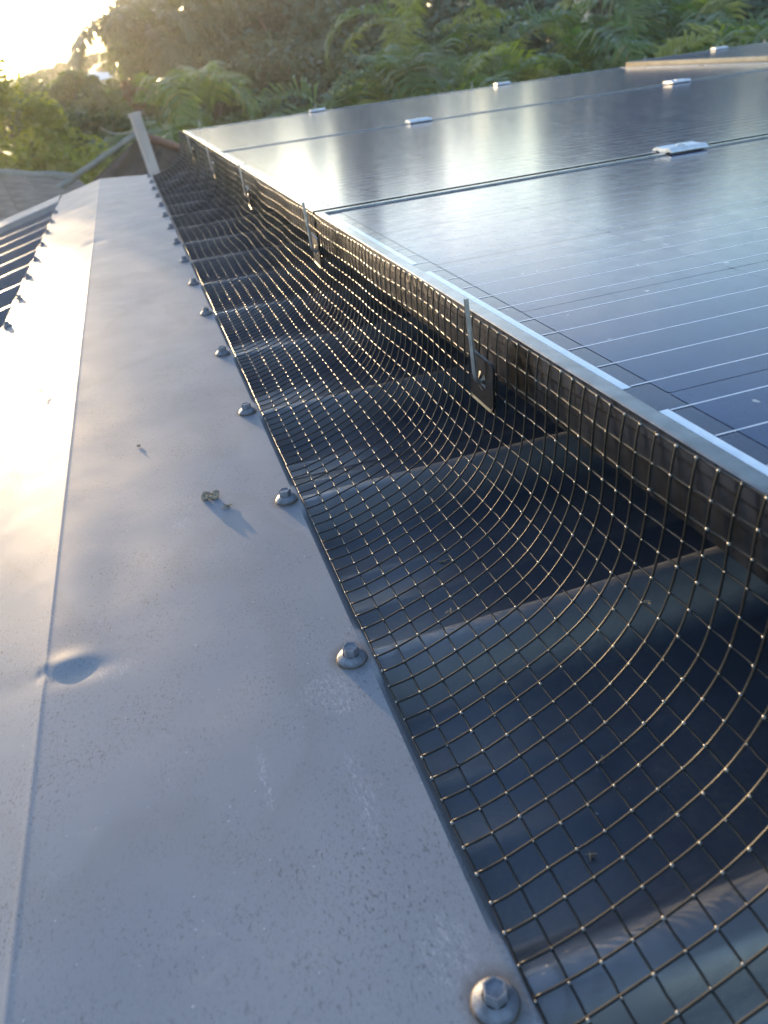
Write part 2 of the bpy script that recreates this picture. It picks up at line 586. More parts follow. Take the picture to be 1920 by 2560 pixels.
def build_sheets(side):
    first = RIB0 if side > 0 else L_RIB0
    y0 = -1.5
    edges = np.arange(first - 9.5 * PITCH, 3.0, 4 * PITCH)
    for i in range(len(edges)):
        a, b = edges[i] - 0.004, min(edges[i] + 4 * PITCH + 0.004, 3.02 if side > 0 else 2.885)
        if b - a < 0.05:
            continue
        pr = sheet_profile(a, b, first)
        if side > 0:
            xs = np.concatenate([[-0.095], np.linspace(0.03, 0.3, 8), np.linspace(0.5, 3.7, 12)])
        else:
            xs = np.concatenate([[0.02], np.linspace(0.12, 0.4, 6), np.linspace(0.6, 3.4, 10)])
        V, F = [], []
        for x in xs:
            for y, h in pr:
                wob = 0.0006 * math.sin(x * 9 + y * 13) + 0.0004 * math.sin(x * 23 + y * 5)
                if side > 0:
                    V.append((x, y, PAN_Z + h + wob))
                else:
                    zz = PAN_Z + h + wob - CAP_Z
                    V.append((RIDGE_X - x * math.cos(BETA) - zz * math.sin(BETA) * 1.0, y, CAP_Z - x * math.sin(BETA) + zz * math.cos(BETA)))
        n = len(pr)
        for j in range(len(xs) - 1):
            for q in range(n - 1):
                f = (j * n + q, (j + 1) * n + q, (j + 1) * n + q + 1, j * n + q + 1)
                F.append(f if side > 0 else f[::-1])
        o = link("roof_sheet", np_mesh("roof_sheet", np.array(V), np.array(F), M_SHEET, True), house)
        o.data.set_sharp_from_angle(angle=math.radians(35))


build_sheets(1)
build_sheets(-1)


# folded ridge cap with dents
DENTS = [  # s, v, size s, size v, height
    (0.012, 0.390, 0.012, 0.0082, 0.0012), (0.020, 0.377, 0.016, 0.007, -0.0007), (-0.016, 0.384, 0.018, 0.012, -0.0003),
    (-0.001, 0.385, 0.004, 0.005, -0.0009),
    (0.040, 0.47, 0.028, 0.07, -0.0006), (0.016, 0.47, 0.02, 0.09, 0.0004),
    (-0.004, 1.845, 0.020, 0.030, -0.0022), (0.014, 1.84, 0.014, 0.022, -0.0009), (-0.03, 1.80, 0.03, 0.10, 0.0006),
    (-0.004, 2.26, 0.022, 0.035, -0.0020), (0.013, 2.25, 0.014, 0.022, -0.0009),
    (-0.06, 1.50, 0.035, 0.12, -0.0007), (-0.09, 1.15, 0.04, 0.12, 0.0006), (0.07, 2.62, 0.05, 0.035, -0.0013), (-0.07, 2.6, 0.05, 0.05, -0.0012),
    (0.09, 2.1, 0.05, 0.08, 0.0007), (0.10, 1.2, 0.05, 0.12, -0.0006), (0.12, 0.62, 0.04, 0.06, 0.0005), (-0.05, 0.55, 0.04, 0.06, -0.0006),
    (-0.045, 0.43, 0.02, 0.03, 0.0007), (0.10, 0.33, 0.02, 0.03, -0.0004),
]


def cap_disp(s, v):
    z = 0.00022 * np.sin(v * 13 + s * 11 + 0.6) + 0.00006 * np.sin(v * 37 - s * 30) + 0.0003 * np.sin(v * 5.3 + s * 50)
    fade = np.clip(np.minimum(CAP_R - s, s + CAP_L) / 0.03, 0, 1)
    z = z * fade
    for ds, dv, rs, rv, a in DENTS:
        z = z + a * np.exp(-((s - ds) / rs) ** 2 - ((v - dv) / rv) ** 2)
    return z


def cap_pos(s, v):
    R = 0.0012                     # bend radius of the fold
    sr = np.where(s > 0, s, 0.0)
    sl = np.where(s < 0, s, 0.0)
    x = RIDGE_X + sr + sl * math.cos(BETA)
    z = CAP_Z + sl * math.sin(BETA)
    z = z + 0.0004 * np.exp(-(s / 0.0015) ** 2)
    return x, z + cap_disp(s, v)


def build_cap():
    su = np.unique(np.concatenate([np.linspace(-CAP_L, -0.04, 34), np.linspace(-0.04, -0.006, 14), np.linspace(-0.006, 0.006, 13), np.linspace(0.006, 0.04, 14), np.linspace(0.04, CAP_R, 40)]).round(6))
    vv = np.unique(np.concatenate([np.linspace(-0.6, 0.30, 90), np.linspace(0.30, 0.62, 110), np.linspace(0.62, V_END, 360)]).round(6))
    S, Vv = np.meshgrid(su, vv)
    endk = np.clip((Vv - 2.6) / (V_END - 2.6), 0, 1)
    Y = Vv - endk * 0.7 * np.maximum(S, 0)
    X, Z = cap_pos(S, Vv)
    V = np.stack([X.ravel(), Y.ravel(), Z.ravel()], 1)
    n = len(su)
    F = np.array([(j * n + i, j * n + i + 1, (j + 1) * n + i + 1, (j + 1) * n + i) for j in range(len(vv) - 1) for i in range(n - 1)])
    V, F = list(map(tuple, V)), list(map(tuple, F))
    # turned-down lips between the ribs, scalloped over every rib
    for side in (1, -1):
        first = RIB0 if side > 0 else L_RIB0
        s_edge = CAP_R if side > 0 else -CAP_L
        vs = np.linspace(-0.6, V_END - 0.02, 700)
        rows = []
        for v in vs:
            d = abs((v - first + PITCH / 2) % PITCH - PITCH / 2)
            k = min(1, max(0, (d - 0.0195) / 0.012))
            k = k * k * (3 - 2 * k)
            x0, z0 = cap_pos(np.array(s_edge), np.array(v))
            x0, z0 = float(x0), float(z0)
            yk = v - (min(1, max(0, (v - 2.6) / (V_END - 2.6))) * 0.7 * s_edge if side > 0 else 0)
            row = []
            for t in range(6):
                q = t / 5
                out = 0.0030 * math.sin(min(1, q * 2) * math.pi / 2) + (0.001 + 0.0055 * k) * q
                drop = 0.0008 * q + (0.0255 * k) * q ** 1.3
                if side > 0:
                    row.append((x0 + out, yk, z0 - drop))
                else:
                    row.append((x0 - out * math.cos(BETA), yk, z0 - out * math.sin(BETA) - drop))
            rows.append(row)
        o = len(V)
        for r in rows:
            V += r
        m = 6
        for j in range(len(rows) - 1):
            for t in range(m - 1):
                f = (o + j * m + t, o + j * m + t + 1, o + (j + 1) * m + t + 1, o + (j + 1) * m + t)
                F.append(f if side > 0 else f[::-1])
    o = link("ridge_cap", np_mesh("ridge_cap", np.array(V), np.array(F), M_CAP, True), house)
    o.data.set_sharp_from_angle(angle=math.radians(40))
    o['label'] = "pale grey folded ridge cap with dents and dark specks"
    return o


ridge_cap = build_cap()


def screw_mesh():
    b = MB()
    n = 24
    b.lathe([(0.0080, 0.0), (0.0080, 0.0012), (0.0074, 0.0016)], n, top=False)           # washer edge
    b.lathe([(0.0076, 0.0013), (0.0075, 0.0021), (0.0068, 0.0030), (0.0052, 0.0040), (0.0046, 0.0043)], n, top=False)
    # hex head with a rim round a dished top
    def hexring(r, z):
        return [(r * math.cos(math.pi / 3 * j + .2), r * math.sin(math.pi / 3 * j + .2), z) for j in range(6)]
    rings = [hexring(0.0046, 0.0040), hexring(0.0045, 0.0082), hexring(0.0042, 0.0088), hexring(0.0035, 0.0088), hexring(0.0032, 0.0081)]
    v = [p for r in rings for p in r]
    f = []
    for i in range(len(rings) - 1):
        for j in range(6):
            f.append((i * 6 + j, i * 6 + (j + 1) % 6, (i + 1) * 6 + (j + 1) % 6, (i + 1) * 6 + j))
    f.append(tuple(24 + j for j in range(6)))
    b.add(v, f)
    return b.mesh("roof_screw", M_SCREW, 28)


SCREW = screw_mesh()
rb = MB()
rb.lathe([(0.0086, 0.0), (0.0086, 0.0007), (0.0081, 0.0011)], 24)
SEAL = rb.mesh("screw_seal", M_RUBBER, True)
for k in range(0, 16):
    v = RIB0 + k * PITCH + random.uniform(-.002, .002)
    if v > V_END - 0.12:
        break
    s = 0.166 + random.uniform(-.001, .001)
    x, z = cap_pos(np.array(s), np.array(v))
    for nm, me in (("roof_screw", SCREW), ("screw_seal", SEAL)):
        o = link(nm, me, ridge_cap)
        o.location = (float(x), v, float(z) + (0.0004 if me is SCREW else 0.0))
        o.rotation_euler = (random.uniform(-.05, .05), random.uniform(-.05, .05), random.uniform(0, 6))
for k in range(0, 17):
    v = L_RIB0 + k * PITCH
    if v > 2.86:
        break
    x, z = cap_pos(np.array(-0.139), np.array(v))
    o = link("roof_screw", SCREW, ridge_cap)
    o.location = (float(x), v, float(z))
    o.rotation_euler = (0, -BETA, random.uniform(0, 6))

# barge capping closing the far end of the left roof side
bm = MB()
for (a, b_, h0) in ((2.87, 3.06, 0.0),):
    pr = [(2.872, -0.030), (2.875, 0.001), (2.90, 0.003), (3.055, 0.004), (3.06, 0.0), (3.06, -0.16)]
    V = []
    for x in (0.151, 3.4):
        for y, h in pr:
            V.append((RIDGE_X - x * math.cos(BETA) - h * math.sin(BETA), y + (0.14 if x < 1 else 0.14), CAP_Z - x * math.sin(BETA) + h * math.cos(BETA)))
    n = len(pr)
    bm.add(V, [(i, i + 1, n + i + 1, n + i) for i in range(n - 1)])
    V = [(x, y, z) for (x, y, z) in V]
bm.build("barge_capping", M_CAP, house)
# gable fascia and walls carrying the roof
fb = MB()
fb.box(-0.10, 3.7, 3.035, 3.06, -0.48, -0.316)
fb.build("fascia", simple("fascia_paint", (0.30, 0.29, 0.28), 0.6, noise=(20, 0.15)), house)
hw = MB()
hz0 = -CAMZ - 0.35
hw.box(-3.2, 3.5, 2.75, 2.95, hz0, -0.75)
hw.box(3.3, 3.5, -6.0, 2.75, hz0, -0.75)
hw.box(-3.2, -3.0, -6.0, 2.75, hz0, -0.95)
hw.build("wall", M_WALL, house)


# ------------------------------------------------------------------ solar panels
PANEL_W, PANEL_L = 0.982, 1.632
PANEL_TOP = -0.153
COLS = [0.190, 1.842]
ROWS = [-0.036, 0.957, 1.951]


def make_panel():
    root = roof_thing("solar_panel", "", "solar panel", 0, 0, 0)
    lip, H = 0.0088, 0.036
    L, W = PANEL_L, PANEL_W
    f = MB()
    # frame ring: outer wall, top lip with a tiny bevel, inner step
    prof = [(0.0, -H), (0.0, -0.0007), (0.0007, 0.0), (lip, 0.0), (lip + 0.0006, -0.0018), (lip + 0.0006, -0.006)]
    V = []
    for d, z in prof:
        V += [(d, d, z), (L - d, d, z), (L - d, W - d, z), (d, W - d, z)]
    F = []
    for i in range(len(prof) - 1):
        for j in range(4):
            F.append((i * 4 + j, i * 4 + (j + 1) % 4, (i + 1) * 4 + (j + 1) % 4, (i + 1) * 4 + j))
    f.add(V, F)
    f.build("frame", M_FRAME, root)
    g = MB()
    g.box(lip, L - lip, lip, W - lip, -0.0065, -0.0021)
    g.build("laminate", M_BACK, root)
    # cells: 10 along the slope, 6 along the ridge
    cell = MB()
    c, cx_ = 0.0787, 0.0789
    ch = 0.0012
    oct_ = [(-cx_ + ch, -c), (cx_ - ch, -c), (cx_, -c + ch), (cx_, c - ch), (cx_ - ch, c), (-cx_ + ch, c), (-cx_, c - ch), (-cx_, -c + ch)]
    cell.add([(x, y, -0.0004) for x, y in oct_] + [(x, y, 0) for x, y in oct_],
             [tuple(range(8, 16))])
    CELL = cell.mesh("solar_cell", M_CELL)
    cp = 0.158
    x0, y0 = 0.0270, W / 2 - 3 * cp
    for i in range(10):
        for j in range(6):
            o = link("solar_cell", CELL, root)
            o.location = (x0 + (i + .5) * cp, y0 + (j + .5) * cp, -0.00185)
    # wide tinned ribbons at both ends joining neighbouring cell strings
    rl = 2 * cp - 0.0305
    rm = MB()
    rm.box(-0.0024, 0.0024, -rl / 2, rl / 2, -0.0003, 0.0)
    RIB = rm.mesh("end_ribbon", M_RIBBON)
    for j in range(3):
        o = link("end_ribbon", RIB, root)
        o.location = (0.0137, y0 + (2 * j + 1) * cp, -0.00178)
    for j in range(2):
        o = link("end_ribbon", RIB, root)
        o.location = (L - 0.0137, y0 + (2 * j + 2) * cp, -0.00178)
    bb = MB()
    for j in range(6):
        for q in range(-2, 3):
            y = y0 + (j + .5) * cp + q * 0.0312
            bb.add([(0.0165, y - 0.00055, -0.00178), (L - 0.0165, y - 0.00055, -0.00178), (L - 0.0165, y + 0.00055, -0.00178), (0.0165, y + 0.00055, -0.00178)], [(0, 1, 2, 3)])
    bb.build("busbar_lines", M_BUSBAR, root)['kind'] = 'stuff'
    return root


panel = make_panel()
LAB = {(0, 0): "near solar panel with broad white ribbons along its edge beside the wire mesh",
       (0, 1): "middle solar panel between two dark joints, starting at the mesh",
       (0, 2): "farthest solar panel of the first column, below the palms, reaching the mesh corner",
       (1, 1): "solar panel of the farther column beyond the pale strip, in its middle row",
       (1, 2): "solar panel of the farther column beyond the pale strip, along the roof's far edge"}
first = True
for (ci, ri), lab in LAB.items():
    p = panel if first else copy_tree(panel)
    first = False
    p.location = roof_point(COLS[ci], ROWS[ri], PANEL_TOP + (0.014 if ci else 0))
    p['label'] = lab
    p['group'] = "solar panels on the roof"

# rails that carry the panels
for x, lab in ((0.52, "aluminium rail under the first column of panels, nearer the ridge"), (1.42, "aluminium rail under the first column of panels, lower down the slope"),
               (2.2, "aluminium rail under the farther column of panels, nearer the ridge"), (3.1, "aluminium rail under the farther column of panels, lower down the slope")):
    r = roof_thing("mounting_rail", lab, "rail", x, 0, 0, "rails under the panels")
    m = MB()
    m.box(-0.02, 0.02, -0.2, 2.925, PANEL_TOP - 0.078, PANEL_TOP - 0.0375)
    m.build("rail", M_ALU, r)
    for k in (0, 4, 8, 12):
        y = RIB0 + k * PITCH
        m = MB()
        m.box(-0.025, 0.025, y - 0.012, y + 0.012, RIB_Z + 0.001, PANEL_TOP - 0.0785)
        m.build("foot", M_ALU, r)


# clamps
def make_clamp(end=False):
    root = roof_thing("end_clamp" if end else "mid_clamp", "", "clamp", 0, 0, 0)
    b = MB()
    hl = 0.027
    if end:
        pr = [(-0.017, 0.0005), (-0.013, 0.006), (0.012, 0.0065), (0.014, 0.004), (0.014, -0.036), (0.010, -0.036), (0.010, 0.0015), (-0.012, 0.0005)]
    else:
        pr = [(-0.021, 0.0005), (-0.0195, 0.0030), (-0.0125, 0.0055), (-0.007, 0.0046), (0.007, 0.0046), (0.0125, 0.0055), (0.0195, 0.0030), (0.021, 0.0005), (0.008, 0.0008), (0.0055, -0.02), (-0.0055, -0.02), (-0.008, 0.0008)]
    n = len(pr)
    V = [(-hl, y, z) for y, z in pr] + [(hl, y, z) for y, z in pr]
    b.add(V, [tuple(range(n)), tuple(range(2 * n - 1, n - 1, -1))] + [(i, n + i, n + (i + 1) % n, (i + 1) % n) for i in range(n)])
    b.build("clamp_body", M_ALU, root)
    s = MB()
    s.lathe([(0.0055, 0.0044), (0.0055, 0.0062), (0.0047, 0.0068), (0.0034, 0.0068), (0.0030, 0.0050)], 16)
    o = s.build("clamp_bolt", M_STEEL, root, 30)
    return root


mc = make_clamp()
spots = [(0.683, ROWS[1] - 0.0055, "silver mid clamp on the nearest joint between panels, the largest clamp"),
         (0.672, ROWS[2] - 0.006, "silver mid clamp on the second joint, left of the other clamp on that joint"),
         (1.372, ROWS[2] - 0.006, "silver mid clamp on the second joint, nearer the pale strip")]
for i, (x, y, lab) in enumerate(spots):
    c = mc if i == 0 else copy_tree(mc)
    c.location = roof_point(x, y, PANEL_TOP)
    tag(c, lab, None, "silver clamps holding the panels")
ec = make_clamp(True)
spots = [(0.652, "silver end clamp on the far panel edge before the arching palm fronds at left"),
         (1.342, "silver end clamp on the far panel edge halfway to the pale strip"),
         (2.247, "silver end clamp on the far edge beyond the pale strip")]
for i, (x, lab) in enumerate(spots):
    c = ec if i == 0 else copy_tree(ec)
    c.location = roof_point(x, ROWS[2] + PANEL_W + 0.002, PANEL_TOP + (0.014 if x > 1.8 else 0))
    tag(c, lab, None, "silver clamps holding the panels")

# ------------------------------------------------------------------ wire mesh along the panel edge
AP = 0.0127
# cross-section from the cap edge (x, z) up to the panel edge, and the drift of each crossing along the ridge
_u = np.array([.0614, .0741, .0870, .0999, .1126, .1246, .1355, .1458, .1571, .1652, .1714, .1762, .1794, .1818, .1830, .1842, .1862])
_z = -np.array([.2812, .2792, .2768, .2735, .2685, .2640, .2590, .2532, .2462, .2372, .2270, .2158, .2040, .1920, .1795, .1672, .1545])
_d = np.linspace(0, 0.0150, 17) * np.linspace(0.6, 1, 17)
_pu, _pz = np.polyfit(np.arange(17), _u, 6), np.polyfit(np.arange(17), _z, 6)      # smooth cross-section
CLIPS = [0.428, 0.897, 1.412, 1.945, 2.470]
MESH_END = 3.03


KN = rng.normal(0, 1, (3, 10, 150))


def knot_noise(i, v):
    # small handling kinks, bilinear over a coarse lattice of the sheet
    a = np.clip(np.asarray(i, float) / 2.0, 0, 8.999)
    c = np.clip((np.asarray(v, float) + 0.7) / 0.028, 0, 148.9)
    a, c = np.broadcast_arrays(a, c)
    ai, ci = a.astype(int), c.astype(int)
    fa, fc = a - ai, c - ci
    fa, fc = fa * fa * (3 - 2 * fa), fc * fc * (3 - 2 * fc)
    g = lambda k: (KN[k][ai, ci] * (1 - fa) * (1 - fc) + KN[k][ai + 1, ci] * fa * (1 - fc) + KN[k][ai, ci + 1] * (1 - fa) * fc + KN[k][ai + 1, ci + 1] * fa * fc)
    return 0.00018 * g(0), 0.00032 * g(1), 0.00014 * g(2)


def mesh_point(i, v):
    """i: 0 (cap) .. 16 (top), v: along the ridge"""
    t = i / 16.0
    x = np.polyval(_pu, i)
    z = np.polyval(_pz, i)
    amp = np.clip((v - 0.7) / 1.2, 0, 1)
    up = t * t * (3 - 2 * t)
    # bulges between clips, pinched at every clip
    bul = 0
    for c in CLIPS:
        bul = bul - np.exp(-((v - c) / 0.075) ** 2)
    mid = 4 * t * (1 - t)
    wave = np.sin(v * 11.5 + 0.8) * 0.5 + np.sin(v * 23 + 2.0) * 0.3 + np.sin(v * 5.1) * 0.5
    x = x + amp * (-0.0045 * up * (1 + bul) + 0.0035 * wave * mid) - 0.0012 * up * np.sin(v * 31)
    z = z + amp * (0.0060 * wave * mid - 0.004 * bul * mid * 0.6) + 0.0006 * np.sin(v * 19 + t * 5) * mid
    # top edge wanders up and down a little
    z = z + up * (0.0008 * np.sin(v * 4.3 + 1.0) + 0.0008 * np.sin(v * 13.7) + 0.0006) - amp * up * 0.003
    kx, ky, kz = knot_noise(i, v)
    x, z = x + kx * (1 - up * 0.5), z + kz * (0.4 + mid)
    y = v + np.interp(i, np.arange(17), _d) + 0.002 * mid * np.sin(v * 8) + ky
    return x, y, z


wire_mesh = roof_thing("wire_mesh", "dark square wire mesh curving from the ridge cap up to the panel edge", "wire mesh", 0, 0, 0)
v_first = -0.62
vs = np.arange(v_first, MESH_END, AP)
fine = np.linspace(0, 16, 65)
for n_, v in enumerate(vs):
    jit = rng.normal(0, 0.0005)
    x, y, z = mesh_point(fine, np.full(65, v + jit))
    y = y + 0.0010 * np.sin(fine * 0.5 + n_) * rng.uniform(0, 1)
    pts = np.stack([x, y, z], 1)
    # the wire ends in a short stub past the top strand
    pts = np.vstack([pts, pts[-1] + (pts[-1] - pts[-2]) / np.linalg.norm(pts[-1] - pts[-2]) * 0.0012])
    if v < -0.25:
        pts = pts[::2]
    b = MB()
    b.tube(pts, 0.00060 if v < 0.9 else 0.00057, 6 if v < 0.9 else 5)
    b.build("cross_wire", M_WIRE_B if v < 0.9 else M_WIRE, wire_mesh, True)
lv = np.arange(v_first, MESH_END, AP / 2)
for i in range(17):
    x, y, z = mesh_point(np.full(len(lv), float(i)), lv)
    # woven/welded on top of the cross wires
    t = i / 16
    off = 0.0009
    nx, nz = -math.sin(t * 1.45), math.cos(t * 1.45)
    pts = np.stack([x + nx * off * 0.0 - nx * 0.0008, y, z - nz * 0.0008], 1)
    pts = pts + rng.normal(0, 0.00012, pts.shape)
    b = MB()
    b.tube(pts, 0.00057, 5)
    b.build("long_wire", M_WIRE, wire_mesh, True)
# weld knots under the coating at every crossing
ico = np.array([(0, 0, 1), (0.894, 0, .447), (.276, .851, .447), (-.724, .526, .447), (-.724, -.526, .447), (.276, -.851, .447),
                (.724, .526, -.447), (-.276, .851, -.447), (-.894, 0, -.447), (-.276, -.851, -.447), (.724, -.526, -.447), (0, 0, -1)])
icf = np.array([(0, 1, 2), (0, 2, 3), (0, 3, 4), (0, 4, 5), (0, 5, 1), (1, 6, 2), (2, 7, 3), (3, 8, 4), (4, 9, 5), (5, 10, 1), (6, 7, 2), (7, 8, 3), (8, 9, 4), (9, 10, 5), (10, 6, 1), (11, 7, 6), (11, 8, 7), (11, 9, 8), (11, 10, 9), (11, 6, 10)])
VV, FF = [], []
cnt = 0
for v in vs:
    x, y, z = mesh_point(np.arange(17.0), np.full(17, v))
    for i in range(17):
        VV.append(ico * 0.00076 * rng.uniform(0.55, 1.25) + (x[i] - 0.0002, y[i], z[i] + 0.0003))
        FF.append(icf + cnt)
        cnt += 12
o = link("weld_knots", np_mesh("weld_knots", np.concatenate(VV), np.concatenate(FF), M_KNOT, True), wire_mesh)
o['kind'] = 'stuff'


# clips: rounded square washer on the mesh and a flat rod hooked over the panel frame
def make_clip():
    root = roof_thing("mesh_clip", "", "clip", 0, 0, 0)
    b = MB()
    h, r = 0.0165, 0.0045
    pts = []
    for cx, cy, a0 in ((h - r, h - r, 0), (-h + r, h - r, 90), (-h + r, -h + r, 180), (h - r, -h + r, 270)):
        for q in range(5):
            a = math.radians(a0 + q * 22.5)
            pts.append((cx + r * math.cos(a), cy + r * math.sin(a)))
    n = len(pts)
    inner = [(0.90 * y, 0.90 * z) for y, z in pts]
    V = [(0.0, y, z) for y, z in pts] + [(-0.0016, y, z) for y, z in pts] + [(-0.0009, y, z) for y, z in inner]
    F = [tuple(range(n))] + [(i, n + i, n + (i + 1) % n, (i + 1) % n) for i in range(n)] + \
        [(n + i, 2 * n + i, 2 * n + (i + 1) % n, n + (i + 1) % n) for i in range(n)] + [tuple(range(3 * n - 1, 2 * n - 1, -1))]
    b.add(V, F)
    b.build("washer_plate", M_PLATE, root)
    # star cut spring teeth round the rod hole
    s = MB()
    for k in range(6):
        a = k * math.pi / 3 + .3
        c, sn = math.cos(a), math.sin(a)
        p0 = (-0.0010, 0.0060 * c, 0.0060 * sn)
        w = 0.0016
        p1 = (-0.0011, 0.0060 * c - w * sn, 0.0060 * sn + w * c)
        s.add([(-0.0011, 0.0062 * c - w * sn, 0.0062 * sn + w * c), (-0.0011, 0.0062 * c + w * sn, 0.0062 * sn - w * c), (-0.0032, 0.0012 * c, 0.0012 * sn)], [(0, 1, 2), (2, 1, 0)])
    s.build("spring_teeth", M_ROD, root)
    rod = MB()
    ln = 0.052
    # shank through the hole, bent up into the upright
    path = [(0.004, 0, 0), (-0.0025, 0, 0.0), (-0.0040, 0, 0.0008), (-0.0050, 0, 0.0030)] + [(-0.0052 - 0.002 * t, 0.0 + 0.007 * t, 0.003 + (ln - .003) * t) for t in np.linspace(0.08, 1, 7)]
    rod.tube(path, 0.00155, 8)
    rod.build("clip_rod", M_ROD, root, 40)
    return root


clip = make_clip()
CL = ["mesh clip with a black square washer, nearest and largest on the mesh",
      "mesh clip standing where the first panel joint meets the mesh",
      "mesh clip with a sunlit washer, beside the middle panel",
      "mesh clip where the second panel joint meets the mesh",
      "small mesh clip near the far corner of the mesh"]
for i, c in enumerate(CLIPS):
    o = clip if i == 0 else copy_tree(clip)
    x, y, z = mesh_point(np.array(12.2), np.array(c))
    o.location = roof_point(min(float(x) - 0.003, 0.1765), c, -0.1835 - 0.0018 * i)
    tilt = [-0.35, -0.2, -0.15, -0.1, -0.05][i]
    turn = [0.06, 0.03, 0.0, 0.0, 0.0][i]
    o.rotation_euler = (ROOF_M @ Euler((0.09 + 0.02 * i, 0.0, turn)).to_matrix()).to_euler()
    tag(o, CL[i], None, "clips holding the mesh")
far = [(0.245, "clip rod standing over the far panel edge close to the mesh corner"),
       (0.645, "clip rod over the far panel edge just left of an end clamp"),
       (1.226, "clip rod over the far panel edge left of the middle end clamp"),
       (1.93, "clip rod over the far panel edge at the start of the pale strip"),
       (2.46, "clip rod over the far panel edge at the right end")]
for x, lab in far:
    o = copy_tree(clip)
    o.location = roof_point(x, ROWS[2] + PANEL_W + 0.012, PANEL_TOP - 0.030)
    o.rotation_euler = (ROOF_M @ Euler((0, 0, math.pi * -0.5)).to_matrix()).to_euler()
    tag(o, lab, None, "clips holding the mesh")


# ------------------------------------------------------------------ small debris
def wiggle(n, r0, seed):
    g = np.random.default_rng(seed)
    a = np.linspace(0, 2 * math.pi * 1.55, n)
    r = r0 * (1 + 0.22 * np.sin(a * 2.3 + seed) + g.normal(0, 0.05, n))
    return np.stack([r * np.cos(a), r * np.sin(a) * 0.8, 0.0020 + 0.0012 * np.sin(a * 3 + 1) + g.normal(0, 0.0003, n)], 1)


sp = roof_thing("seed_curl", "curled dry brown seed husk lying alone on the ridge cap", "debris", -0.004, 0.548, CAP_Z + 0.0006)
b = MB()
b.tube(wiggle(70, 0.0049, 1), 0.0009 + 0.0008 * np.abs(np.sin(np.arange(70) * 0.7)), 6)
b.tube(wiggle(50, 0.0034, 5), 0.0007 + 0.0006 * np.abs(np.sin(np.arange(50) * 0.9)), 6)
b.build("husk", M_DRY, sp)


def scrap(x, y, z, r, seed, label, name="leaf_scrap", cat="debris"):
    g = np.random.default_rng(seed)
    o = roof_thing(name, label, cat, x, y, z, spin=g.uniform(0, 6))
    b = MB()
    for k in range(4):
        p = g.normal(0, r * 0.35, 3)
        d = g.normal(0, r * 0.6, 3)
        pts = np.array([p - d, p, p + d + g.normal(0, r * .2, 3)])
        pts[:, 2] = np.abs(pts[:, 2]) * 0.5 + 0.0006
        b.tube(pts, [r * 0.10, r * 0.22, r * 0.06], 5)
    b.build("scrap", M_DRY, o)


scrap(0.006, 0.528, CAP_Z, 0.0035, 21, "small dark dry scrap beside the curled husk")
scrap(0.112, RIB0 + 1 * PITCH + 0.015, RIB_Z + 0.0005, 0.0025, 22, "tiny brown scrap on the second rib from the bottom, under the mesh")
scrap(0.215, 0.302, PAN_Z + .028, 0.0030, 23, "pale dry scrap on the rib beside the panel frame")
scrap(0.225, 0.185, PAN_Z, 0.0040, 24, "dry brown scrap in the roof pan at the right edge under the mesh")
scrap(0.118, 0.190, PAN_Z, 0.0030, 25, "brown leaf scrap in the lowest roof pan under the mesh")
scrap(-0.158, 0.915, -0.288, 0.0030, 26, "dark scrap caught on the sunlit side of the ridge cap")
scrap(-0.055, 0.680, CAP_Z, 0.0022, 27, "small dark speck of leaf on the ridge cap near the fold")


scrap(0.150, 0.235, PAN_Z, 0.0022, 28, "speck of dry leaf in the lower roof pan, in the middle under the mesh")
scrap(0.255, 0.330, PAN_Z, 0.0035, 29, "dry scrap in the shade under the panel frame by the second rib")
scrap(0.140, 0.430, PAN_Z, 0.0030, 30, "dry scrap in the second roof pan under the mesh")
scrap(0.170, 0.620, PAN_Z, 0.0032, 31, "dry scrap in the third roof pan under the mesh")


# ------------------------------------------------------------------ foliage
def leaf_material(name, dark, light, trans=0.35, rough=0.45, scale=3.0, warm=None):
    m, nt, b = new_mat(name)
    g = nt.nodes.new('ShaderNodeNewGeometry')
    oi = nt.nodes.new('ShaderNodeObjectInfo')
    f = math_node(nt, 'ADD', math_node(nt, 'MULTIPLY', g.outputs['Random Per Island'], 0.55), math_node(nt, 'MULTIPLY', oi.outputs['Random'], 0.45))
    c = ramp(nt, f, 0.05, 0.95, (*dark, 1), (*light, 1))
    if warm:
        w = ramp(nt, g.outputs['Random Per Island'], 0.86, 0.97)
        c = mix(nt, w, c, warm)
    nt.links.new(c, b.inputs['Base Color'])
    b.inputs['Roughness'].default_value = rough
    b.inputs['Specular IOR Level'].default_value = 0.4
    tr = nt.nodes.new('ShaderNodeBsdfTranslucent')
    tcol = nt.nodes.new('ShaderNodeMix'); tcol.data_type = 'RGBA'; tcol.blend_type = 'MULTIPLY'
    tcol.inputs['Factor'].default_value = 1
    nt.links.new(c, tcol.inputs['A'])
    tcol.inputs['B'].default_value = (1.3, 1.75, 0.55, 1)
    nt.links.new(tcol.outputs['Result'], tr.inputs['Color'])
    ms = nt.nodes.new('ShaderNodeMixShader')
    ms.inputs[0].default_value = trans
    nt.links.new(b.outputs[0], ms.inputs[1])
    nt.links.new(tr.outputs[0], ms.inputs[2])
    nt.links.new(ms.outputs[0], nt.nodes['Material Output'].inputs['Surface'])
    return m


